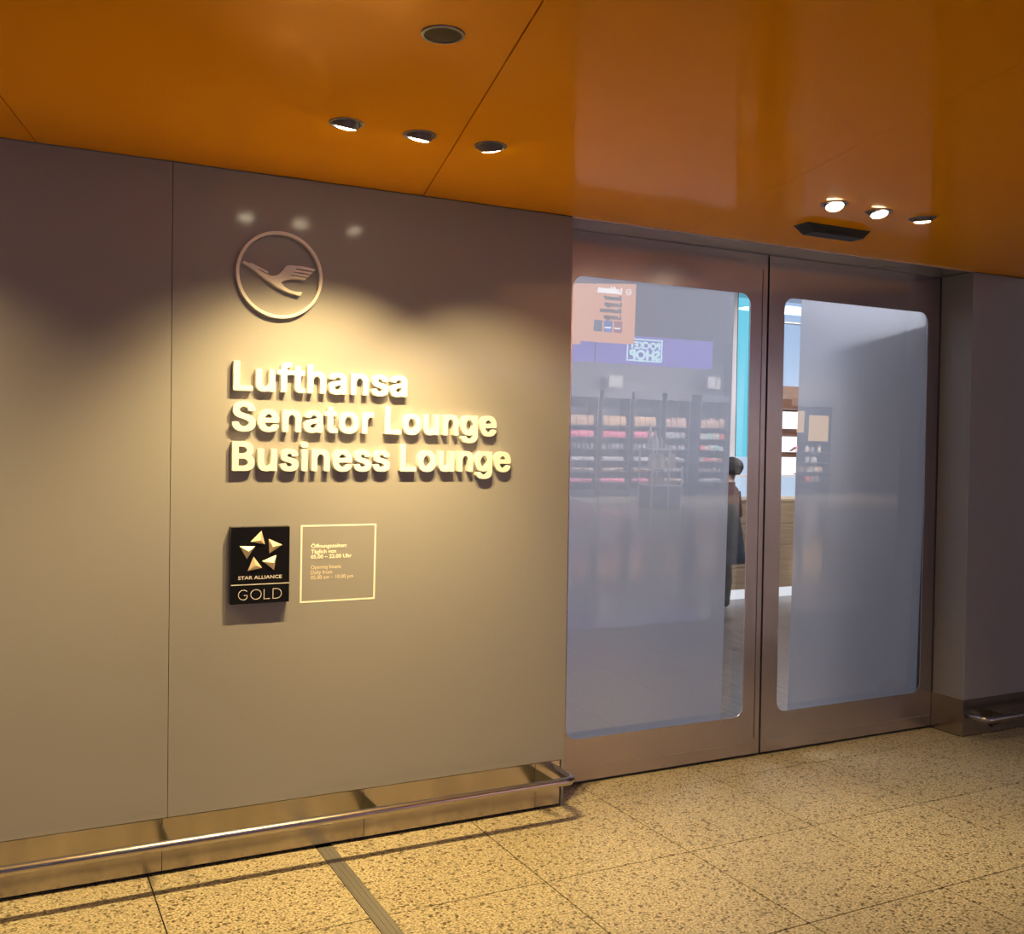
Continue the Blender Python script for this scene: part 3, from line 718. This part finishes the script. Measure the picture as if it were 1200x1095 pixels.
ap = tag(empty('model_aeroplane', (8.30, yb-0.12, 1.494)), 'small dark model aeroplane on the upper walnut shelf', 'model')
tube('fuselage', [(8.20, yb-0.12, 1.535), (8.23, yb-0.12, 1.545), (8.34, yb-0.12, 1.60), (8.40, yb-0.12, 1.635)], [0.004, 0.011, 0.011, 0.003], MT['shelf_dark'], ap, 8)
obj('wing', [(8.25, yb-0.20, 1.555), (8.27, yb-0.20, 1.557), (8.33, yb-0.12, 1.60), (8.28, yb-0.12, 1.575), (8.22, yb-0.06, 1.56), (8.24, yb-0.06, 1.562)], [(0, 1, 2, 3), (3, 2, 5, 4)], MT['shelf_dark'], ap)
tube('display_stand', [(8.29, yb-0.12, 1.4965), (8.29, yb-0.12, 1.575)], 0.004, MT['bracket'], ap, 8)
tf = tag(empty('tail_fin_ornament', (8.36, yb-0.12, 1.262)), 'small dark tail fin ornament on the lower lit ledge', 'ornament')
box('ornament_base', 8.31, 8.43, yb-0.17, yb-0.07, 1.2645, 1.272, MT['shelf_dark'], tf)
prism_xz('fin', [[(8.33, 1.272), (8.42, 1.272), (8.37, 1.345), (8.345, 1.345)]], yb-0.126, yb-0.114, MT['shelf_dark'], tf)
box('ledge', 6.0, 10.6, yb-0.24, yb-0.041, 1.235, 1.2625, MT['white'], bb)

# counter
ct = tag(empty('reception_counter', (7.6, 4.6, 0)), 'oak fronted reception counter with a glowing plinth, inside the lounge', 'counter')
for k in range(4):
    box('plank', 5.6, 10.4, 4.39, 4.42, 0.105+0.2245*k, 0.105+0.2245*(k+1)-0.004, MT['oak'], ct, 0.001)
box('carcass', 5.6, 10.4, 4.421, 4.80, 0.10, 1.0, MT['shelf_dark'], ct)
box('plinth_light', 5.62, 10.38, 4.43, 4.78, 0.0, 0.10, MT['lit_plinth'], ct)
box('worktop', 5.57, 10.43, 4.38, 4.84, 1.001, 1.03, MT['oak'], ct, 0.003)
# ------------------------------------------------------------------ person at the counter (seen from behind, mostly hidden by the film)
MT['skin'] = mat('skin', (0.55, 0.34, 0.25), 0.5)
MT['hair'] = mat('black_hair', (0.006, 0.005, 0.006), 0.75, noise=0.3, nscale=60)
MT['maroon'] = mat('maroon_knit', (0.085, 0.035, 0.038), 0.85, noise=0.2, nscale=80)
MT['navy'] = mat('navy_padded_cloth', (0.013, 0.022, 0.037), 0.6)
MT['leggings'] = mat('black_leggings', (0.012, 0.012, 0.016), 0.7)
PXc, PYc = 6.215, 4.02
pe = tag(empty('person', (PXc, PYc, 0)), 'person with black hair, maroon top and flared navy padded coat at the counter', 'person')
def skin_body():
    V = []; E = []; Rr = []
    def add(p, r, par=None):
        V.append(Vector(p)); Rr.append(r); i = len(V)-1
        if par is not None: E.append((par, i))
        return i
    X, Y0 = PXc, PYc
    pel = add((X, Y0, 0.72), (0.125, 0.10))
    wai = add((X+0.01, Y0, 0.88), (0.105, 0.085), pel)
    che = add((X+0.03, Y0+0.01, 1.06), (0.125, 0.09), wai)
    nb = add((X+0.075, Y0+0.02, 1.19), (0.055, 0.055), che)
    nt_ = add((X+0.10, Y0+0.035, 1.25), (0.047, 0.047), nb)
    hb = add((X+0.12, Y0+0.05, 1.305), (0.066, 0.072), nt_)
    hm = add((X+0.125, Y0+0.05, 1.36), (0.076, 0.085), hb)
    add((X+0.125, Y0+0.04, 1.41), (0.062, 0.072), hm)
    add((X+0.125, Y0+0.138, 1.345), (0.012, 0.014), hm)          # nose
    add((X+0.125, Y0+0.118, 1.30), (0.022, 0.018), hb)           # chin and mouth
    for s in (-1, 1):
        add((X+0.125+s*0.083, Y0+0.045, 1.355), (0.012, 0.02), hm)  # ears
        sh = add((X+0.03+s*0.125, Y0+0.01, 1.13), (0.052, 0.05), che)
        el = add((X+0.02+s*0.165, Y0+0.0, 0.91), (0.037, 0.037), sh)
        wr_ = add((X+0.01+s*0.15, Y0+0.12, 0.74), (0.024, 0.024), el)
        pa = add((X+0.008+s*0.145, Y0+0.165, 0.695), (0.030, 0.016), wr_)
        add((X+s*0.115, Y0+0.19, 0.69), (0.009, 0.009), pa)
        for k, ln in enumerate((0.052, 0.060, 0.056, 0.044)):
            a = add((X+0.008+s*(0.130+0.012*k), Y0+0.19, 0.672), (0.0085, 0.0085), pa)
            b = add((X+0.008+s*(0.128+0.013*k), Y0+0.195+ln*0.3, 0.672-ln*0.5), (0.0075, 0.0075), a)
            add((X+0.008+s*(0.127+0.013*k), Y0+0.19+ln*0.15, 0.672-ln), (0.0065, 0.0065), b)
        hi = add((X+s*0.075, Y0, 0.66), (0.082, 0.085), pel)
        kn = add((X+s*0.07, Y0+0.015, 0.385), (0.052, 0.055), hi)
        ca = add((X+s*0.07, Y0-0.008, 0.27), (0.046, 0.05), kn)
        an = add((X+s*0.07, Y0, 0.075), (0.028, 0.032), ca)
        he = add((X+s*0.07, Y0-0.005, 0.034), (0.030, 0.033), an)
        add((X+s*0.078, Y0+0.13, 0.022), (0.033, 0.019), he)
    off = wloc(pe)
    me = bpy.data.meshes.new('body'); me.from_pydata([tuple(v-off) for v in V], E, [])
    o = bpy.data.objects.new('body', me); C.objects.link(o)
    sk = o.modifiers.new('skin', 'SKIN'); sk.use_smooth_shade = True
    sd = o.modifiers.new('sub', 'SUBSURF'); sd.levels = 2; sd.render_levels = 2
    if not me.skin_vertices: bpy.context.view_layer.objects.active = o
    for i, r in enumerate(Rr):
        me.skin_vertices[0].data[i].radius = r
        me.skin_vertices[0].data[i].use_root = (i == 0)
    bpy.context.view_layer.update()
    new = bpy.data.meshes.new_from_object(o.evaluated_get(bpy.context.evaluated_depsgraph_get()))
    bpy.data.objects.remove(o)
    new.materials.clear(); new.materials.append(MT['skin']); new.materials.append(MT['leggings'])
    for p in new.polygons:
        p.use_smooth = True
        if p.center.z < 0.66: 
            if abs(p.center.x) < 0.13 and not (p.center.y > 0.15 and p.center.z > 0.5): p.material_index = 1
    q = bpy.data.objects.new('body', new); C.objects.link(q); q.parent = pe
    return q
skin_body()
def loft(name, secs, m, parent, seg=28, wob=0.0, solid=0.006):
    vs = []; fs = []
    for i, (z, cx, cy, rx, ry) in enumerate(secs):
        for k in range(seg):
            a = 2*math.pi*k/seg; w = 1+wob*math.sin(a*5+i*0.7)
            vs.append((cx+rx*w*math.cos(a), cy+ry*w*math.sin(a), z))
    for i in range(len(secs)-1):
        for k in range(seg): fs.append((i*seg+k, i*seg+(k+1) % seg, (i+1)*seg+(k+1) % seg, (i+1)*seg+k))
    n = len(vs); L = len(secs)
    for (z, cx, cy, rx, ry), base in ((secs[0], 0), (secs[-1], (L-1)*seg)):
        b2 = len(vs)
        for k in range(seg):
            v = vs[base+k]; vs.append((cx+(v[0]-cx)*0.94, cy+(v[1]-cy)*0.94, z))
        for k in range(seg): fs.append((base+k, base+(k+1) % seg, b2+(k+1) % seg, b2+k))
    return obj(name, vs, fs, m, parent, smooth=True)
X, Y0 = PXc, PYc
loft('knit_top', [(0.90, X+0.012, Y0, 0.128, 0.112), (1.0, X+0.02, Y0, 0.14, 0.115), (1.10, X+0.032, Y0+0.008, 0.15, 0.108), (1.155, X+0.045, Y0+0.012, 0.135, 0.09), (1.19, X+0.072, Y0+0.02, 0.075, 0.07), (1.225, X+0.09, Y0+0.03, 0.062, 0.062)], MT['maroon'], pe)
for s in (-1, 1):
    tube('sleeve', [(X+0.03+s*0.115, Y0+0.01, 1.125), (X+0.02+s*0.165, Y0, 0.91), (X+0.012+s*0.152, Y0+0.10, 0.77)], [0.062, 0.049, 0.036], MT['maroon'], pe, 14)
coat = []
for i in range(15):
    t = i/14; z = 0.445+t*0.575
    pad = 0.008*abs(math.sin(t*math.pi*5))
    coat.append((z, X+0.03-0.015*t, Y0, 0.225-0.095*t+pad, 0.19-0.07*t+pad))
loft('padded_coat', coat, MT['navy'], pe, wob=0.02)
hc = Vector((X+0.125, Y0+0.035, 1.365))
vs = []; fs = []
for i in range(9):
    th = math.pi*0.5*i/8*1.5
    for k in range(20):
        a = 2*math.pi*k/20
        front = max(0, math.sin(a))*0.35*max(0, i-3)/5
        rr = 0.105*(1+0.05*math.sin(3*a+i))
        vs.append(hc+Vector((rr*math.sin(th)*math.cos(a), rr*1.08*math.sin(th)*math.sin(a)*(1-front*0.2)-0.012, rr*0.95*math.cos(th)+front*0.14)))
for i in range(8):
    for k in range(20): fs.append((i*20+k, i*20+(k+1) % 20, (i+1)*20+(k+1) % 20, (i+1)*20+k))
obj('hair', vs, fs, MT['hair'], pe, smooth=True)

# ------------------------------------------------------------------ shop across the concourse (mirrored in the door glass)
SY = -13.4
shop = tag(empty('shop_front', (12.5, SY, 0)), 'shop across the concourse with violet lit fascia, mirrored in the glass', 'shop')
box('fascia', 5.2, 13.75, SY-0.30, SY+0.02, 2.78, 3.36, MT['purple'], shop)
for x in (5.2, 7.6, 10.75): box('fascia_joint', x, x+0.03, SY+0.021, SY+0.026, 2.78, 3.36, MT['shelf_dark'], shop)
box('side_pier', 14.36, 14.5, SY-0.5, SY+0.02, 0, 3.36, MT['shelf_dark'], shop)
box('head_beam', 5.2, 14.5, SY-0.5, SY-0.31, 2.21, 3.36, MT['shelf_dark'], shop)
lg = box('shop_sign_board', 11.50, 12.40, SY+0.027, SY+0.05, 2.83, 3.31, MT['purple'], shop)
ribbon('sign_border', [([(11.52, 2.85), (12.38, 2.85), (12.38, 3.29), (11.52, 3.29)], True)], 0.028, SY+0.051, SY+0.06, MT['cyan'], lg)
text_mesh('lettering', 'POCKET', 0.2, (12.33, SY+0.056, 3.10), MT['cyan'], lg, 0.0, 0.008, 1, width=0.76, bold=0.010)
text_mesh('lettering', 'SHOP', 0.27, (12.33, SY+0.056, 2.88), MT['cyan'], lg, 0.0, 0.008, 1, width=0.75, bold=0.014)

# orange portal panels with the way sign
pt = tag(empty('portal_sign', (9.5, -11.12, 2.9)), 'orange portal sign with added glow over the concourse, mirrored at the glass corner', 'sign')
box('sign_panel', 9.09, 10.19, -11.35, -11.12, 3.0, 5.2, MT['sign_orange'], pt)
box('sign_panel', 7.4, 9.075, -11.35, -11.13, 2.93, 5.2, MT['sign_orange'], pt)
def sg(s, px, ya, yb_, m, w):
    # rows follow the photograph's reflected sign, top line largest
    text_mesh('lettering', s, (yb_-ya)*1.25, (px, -11.117, ya), MT[m], pt, 0.0, 0.004, 1, width=w, bold=0.008)
sg('Lufthansa', 9.88, 3.865, 3.985, 'sign_white', 0.50)
for k, (s, w) in enumerate((('Senator', 0.37), ('Lounge', 0.35), ('Business', 0.44), ('Lounge', 0.35))):
    sg(s, 9.88, 3.745-0.112*k, 3.835-0.112*k, 'sign_dim', w)
ribbon('sign_emblem', [(arc(10.03, 3.91, 0.05, 0, 345, 18), True), ([(9.99, 3.915), (10.03, 3.90), (10.07, 3.92)], False)], 0.012, -11.12, -11.115, MT['sign_white'], pt)
for x, m in ((9.83, 'sign_red'), (9.62, 'sign_blue'), (9.41, 'sign_slate')):
    box('icon', x-0.085, x+0.085, -11.12, -11.113, 3.17, 3.37, MT[m], pt)
    if m != 'sign_slate': box('icon_bar', x-0.07, x+0.05, -11.113, -11.111, 3.235, 3.26, MT['sign_white'], pt)

# shelving bays and what stands on them
BAY = [(10.22, 10.95), (11.03, 11.73), (11.80, 12.51), (12.62, 13.28), (13.54, 14.31), (16.1, 17.4)]
LEV = [1.49, 1.24, 1.0, 0.75, 0.53, 0.30]
TOPS = [0.21, 0.14, 0.11, 0.09, 0.08, 0.09]
PM = {k: mat('pack_'+k, c, 0.45) for k, c in dict(tan=(0.62, 0.40, 0.24), pink=(0.75, 0.16, 0.26), grey=(0.45, 0.43, 0.45), white=(0.9, 0.88, 0.9), brown=(0.42, 0.27, 0.2), rose=(0.85, 0.22, 0.36), red=(0.7, 0.12, 0.10), teal=(0.25, 0.6, 0.6), cream=(0.92, 0.80, 0.7)).items()}
proto = {}
def pack(kind, w, h, m):
    key = (kind, round(w, 3), round(h, 3), m)
    if key in proto: return proto[key]
    hw, d = w/2, 0.05
    if kind == 'bag':
        prof = ((-1, 0.9, 0.0), (-1, 1.0, 0.5), (-1, 0.55, 0.86), (-1, 0.12, 1.0))
        vs = []; fs = []
        for _, dd, zz in prof:
            vs += [(-hw*(1.0 if zz < .9 else .96), -d*dd, h*zz), (hw*(1.0 if zz < .9 else .96), -d*dd, h*zz), (hw*(1.0 if zz < .9 else .96), d*dd, h*zz), (-hw*(1.0 if zz < .9 else .96), d*dd, h*zz)]
        for i in range(3):
            for k in range(4): fs.append((i*4+k, i*4+(k+1) % 4, i*4+4+(k+1) % 4, i*4+4+k))
        fs += [(3, 2, 1, 0), (12, 13, 14, 15)]
    else:
        r = min(hw, 0.04); pr = ((r*0.94, 0), (r, h*0.05), (r, h*0.62), (r*0.45, h*0.84), (r*0.45, h)) if kind == 'bottle' else ((r*0.92, 0), (r, h*0.08), (r, h*0.92), (r*0.9, h))
        vs = []; fs = []; s = 10
        for rr, z in pr: vs += [(rr*math.cos(2*math.pi*k/s), rr*math.sin(2*math.pi*k/s), z) for k in range(s)]
        for i in range(len(pr)-1):
            for k in range(s): fs.append((i*s+k, i*s+(k+1) % s, i*s+s+(k+1) % s, i*s+s+k))
        fs += [tuple(range(s))[::-1], tuple((len(pr)-1)*s+k for k in range(s))]
    o = obj('snack_'+kind if kind != 'bottle' else 'drink_bottle', vs, fs, PM[m])
    proto[key] = o.data; bpy.data.objects.remove(o)
    return proto[key]
ROWN = ['topmost', 'second', 'third', 'fourth', 'fifth', 'lowest']
COL = {'tan': 'tan', 'pink': 'pink', 'grey': 'grey', 'white': 'white', 'brown': 'brown', 'rose': 'bright pink', 'red': 'red', 'teal': 'teal', 'cream': 'cream'}
ORD = ['first', 'second', 'third', 'fourth', 'fifth', 'last']
for b, (xa, xb) in enumerate(BAY):
    u = tag(empty('display_shelving', ((xa+xb)/2, SY-0.2, 0)), 'dark shop shelving bay with six rows of goods, %s along the mirrored shop' % ORD[b], 'shelving', 'shelving bays of the mirrored shop')
    box('back_panel', xa, xb, SY-0.45, SY-0.42, 0.0, 2.2, MT['shelf_dark'], u)
    for x in (xa, xb-0.025): box('upright', x, x+0.025, SY-0.42, SY-0.05, 0.0, 2.2, MT['shelf_dark'], u)
    box('canopy_board', xa, xb, SY-0.42, SY-0.02, 2.05, 2.2, MT['shelf_dark'], u)
    for z in LEV: box('shelf', xa+0.026, xb-0.026, SY-0.41, SY-0.06, z-0.022, z, MT['shelf_dark'], u)
    box('base_board', xa+0.026, xb-0.026, SY-0.41, SY-0.08, 0.0, 0.14, MT['shelf_dark'], u)
    if b == 5: continue
    for r, z in enumerate(LEV):
        if b < 3: kind, m, w = (('bag', 'tan', 0.13), ('bag', 'pink', 0.105), ('can', 'grey', 0.10), ('bag', 'white', 0.12), ('bag', 'brown', 0.12), ('bag', 'rose', 0.11))[r]
        elif b == 3: kind, m, w = (('bag', 'brown', 0.12), ('bag', 'grey', 0.12), ('can', 'grey', 0.10), ('bag', 'grey', 0.12), ('bottle', 'cream', 0.10), ('bag', 'brown', 0.12))[r]
        else: kind, m, w = (('bag', 'brown', 0.12), ('bag', 'cream', 0.105), ('bag', 'cream', 0.12), ('bag', 'red', 0.12), ('can', 'brown', 0.12), ('bag', 'grey', 0.12))[r]
        n = int((xb-xa-0.07)/(w+0.008))
        for k in range(n):
            mm = m
            if b == 4 and r in (1, 2): mm = ('cream', 'white', 'red', 'white', 'cream', 'teal')[(k*5+r) % 6]
            if b == 4 and r == 3 and k % 3 == 0: mm = 'cream'
            o = bpy.data.objects.new('drink_bottle' if kind == 'bottle' else 'snack_'+kind, pack(kind, w, TOPS[r]*(0.92 if b < 3 else random.choice((0.8, 0.95, 1.0))), mm))
            C.objects.link(o)
            o.location = (xa+0.04+(w+0.008)*(k+0.5)+(xb-xa-0.08-n*(w+0.008))/2, SY-0.13-random.uniform(0, 0.03), z+0.002)
            tag(o, '%s %s on the %s shelf of the %s bay in the mirrored shop' % (COL[mm], {'bag': 'snack bag', 'can': 'can', 'bottle': 'bottle'}[kind], ROWN[r], ORD[b]), 'bottle' if kind == 'bottle' else kind, 'goods on the %s shelf, %s bay' % (ROWN[r], ORD[b]))
for xa, xb, z0, z1, lab in ((16.62, 17.25, 1.25, 1.86, 'glowing orange square panel on the last bay of the mirrored shop'), (16.24, 16.50, 1.44, 1.95, 'narrow glowing orange panel on the last bay of the mirrored shop')):
    t = tag(empty('menu_panel', ((xa+xb)/2, SY, z0)), lab, 'panel')
    box('panel_face', xa, xb, SY-0.03, SY-0.012, z0, z1, MT['poster'], t)
    ribbon('panel_frame', [([(xa, z0), (xb, z0), (xb, z1), (xa, z1)], True)], 0.02, SY-0.035, SY-0.005, MT['shelf_dark'], t)
    for x in (xa+0.1, xb-0.1): box('panel_bracket', x-0.01, x+0.01, SY-0.048, SY-0.03, z1-0.06, z1-0.04, MT['bracket'], t)
for k, (x, z, kind, m) in enumerate(((16.35, 1.0, 'bag', 'rose'), (16.72, 1.0, 'bottle', 'cream'), (16.88, 1.0, 'bottle', 'grey'), (17.1, 1.0, 'can', 'cream'), (16.75, 0.75, 'can', 'white'), (16.95, 0.75, 'bag', 'white'),
                                     (16.4, 0.53, 'bag', 'brown'), (16.55, 0.53, 'bag', 'brown'), (16.85, 0.53, 'bag', 'cream'), (17.0, 0.53, 'bag', 'cream'), (17.13, 0.53, 'bag', 'tan'), (16.75, 0.30, 'bag', 'red'), (16.9, 0.30, 'bag', 'brown'), (17.05, 0.30, 'bag', 'brown'))):
    o = bpy.data.objects.new('drink_bottle' if kind == 'bottle' else 'snack_'+kind, pack(kind, 0.12, 0.13 if z != 1.0 else 0.16, m)); C.objects.link(o)
    o.location = (x, SY-0.13, z+0.002)
    tag(o, '%s %s under the glowing panels on the last mirrored bay, level %s' % (COL[m], {'bag': 'snack bag', 'can': 'can', 'bottle': 'bottle'}[kind], ROWN[LEV.index(z)]), 'bottle' if kind == 'bottle' else kind, 'goods under the glowing panels')
for x, z, lab in ((11.31, 2.42, 'small pale picture plate above the second mirrored bay'), (13.84, 2.5, 'small pale picture plate above the fifth mirrored bay')):
    t = tag(empty('picture_plate', (x, SY, z)), lab, 'plate')
    box('plate_face', x-0.17, x+0.17, SY-0.02, SY, z-0.15, z+0.1, mat('pale_plate', (0.45, 0.45, 0.45), 0.5), t)
    box('plate_hanger', x-0.01, x+0.01, SY-0.05, SY-0.02, z-0.02, z, MT['bracket'], t)

# free standing display cabinet in front of the shop
dc = tag(empty('display_cabinet', (11.1, -11.35, 0)), 'white framed display cabinet standing on the concourse floor, mirrored in the glass', 'cabinet')
X0, X1, YA, YB = 10.72, 11.42, -11.6, -11.15
box('base_cabinet', X0+0.02, X1-0.02, YA+0.02, YB-0.02, 0.04, 0.40, MT['concrete'], dc)
box('plinth', X0+0.03, X1-0.03, YA+0.03, YB-0.03, 0.0, 0.04, MT['shelf_dark'], dc)
for x in (X0, 11.10, X1-0.025):
    for y in (YA, YB-0.025): box('post', x, x+0.025, y, y+0.025, 0.0, 1.10 if x < 11.2 else 0.78, MT['white'], dc)
for z in (0.40, 0.72): box('cabinet_shelf', X0, X1, YA, YB, z, z+0.02, MT['white'], dc)
box('top_board', X0, 11.125, YA, YB, 1.08, 1.105, MT['white'], dc)
for k, (x, y, z, m, h) in enumerate(((10.80, -11.3, 1.105, 'grey', 0.22), (10.90, -11.3, 1.105, 'white', 0.22), (11.0, -11.3, 1.105, 'grey', 0.22), (10.85, -11.42, 1.105, 'cream', 0.34), (10.95, -11.42, 1.105, 'grey', 0.34), (10.9, -11.52, 1.105, 'white', 0.46),
                                     (10.80, -11.3, 0.42, 'tan', 0.22), (10.92, -11.3, 0.42, 'tan', 0.22), (11.03, -11.3, 0.42, 'tan', 0.2))):
    o = bpy.data.objects.new('drink_bottle', pack('bottle', 0.08, h, m)); C.objects.link(o); o.location = (x, y, z+0.002)
    tag(o, '%s bottle %s the mirrored display cabinet' % (COL[m], 'on top of' if z > 1 else 'on the lower shelf of'), 'bottle', 'bottles of the mirrored display cabinet')
for k in range(4):
    o = bpy.data.objects.new('snack_bag', pack('bag', 0.13, 0.26, 'tan' if k % 2 else 'cream')); C.objects.link(o); o.location = (10.82+0.09*k if k < 3 else 11.25, -11.3, 0.743)
    tag(o, '%s snack bag on the upper shelf of the mirrored display cabinet' % ('tan' if k % 2 else 'cream'), 'bag', 'bags in the mirrored display cabinet')
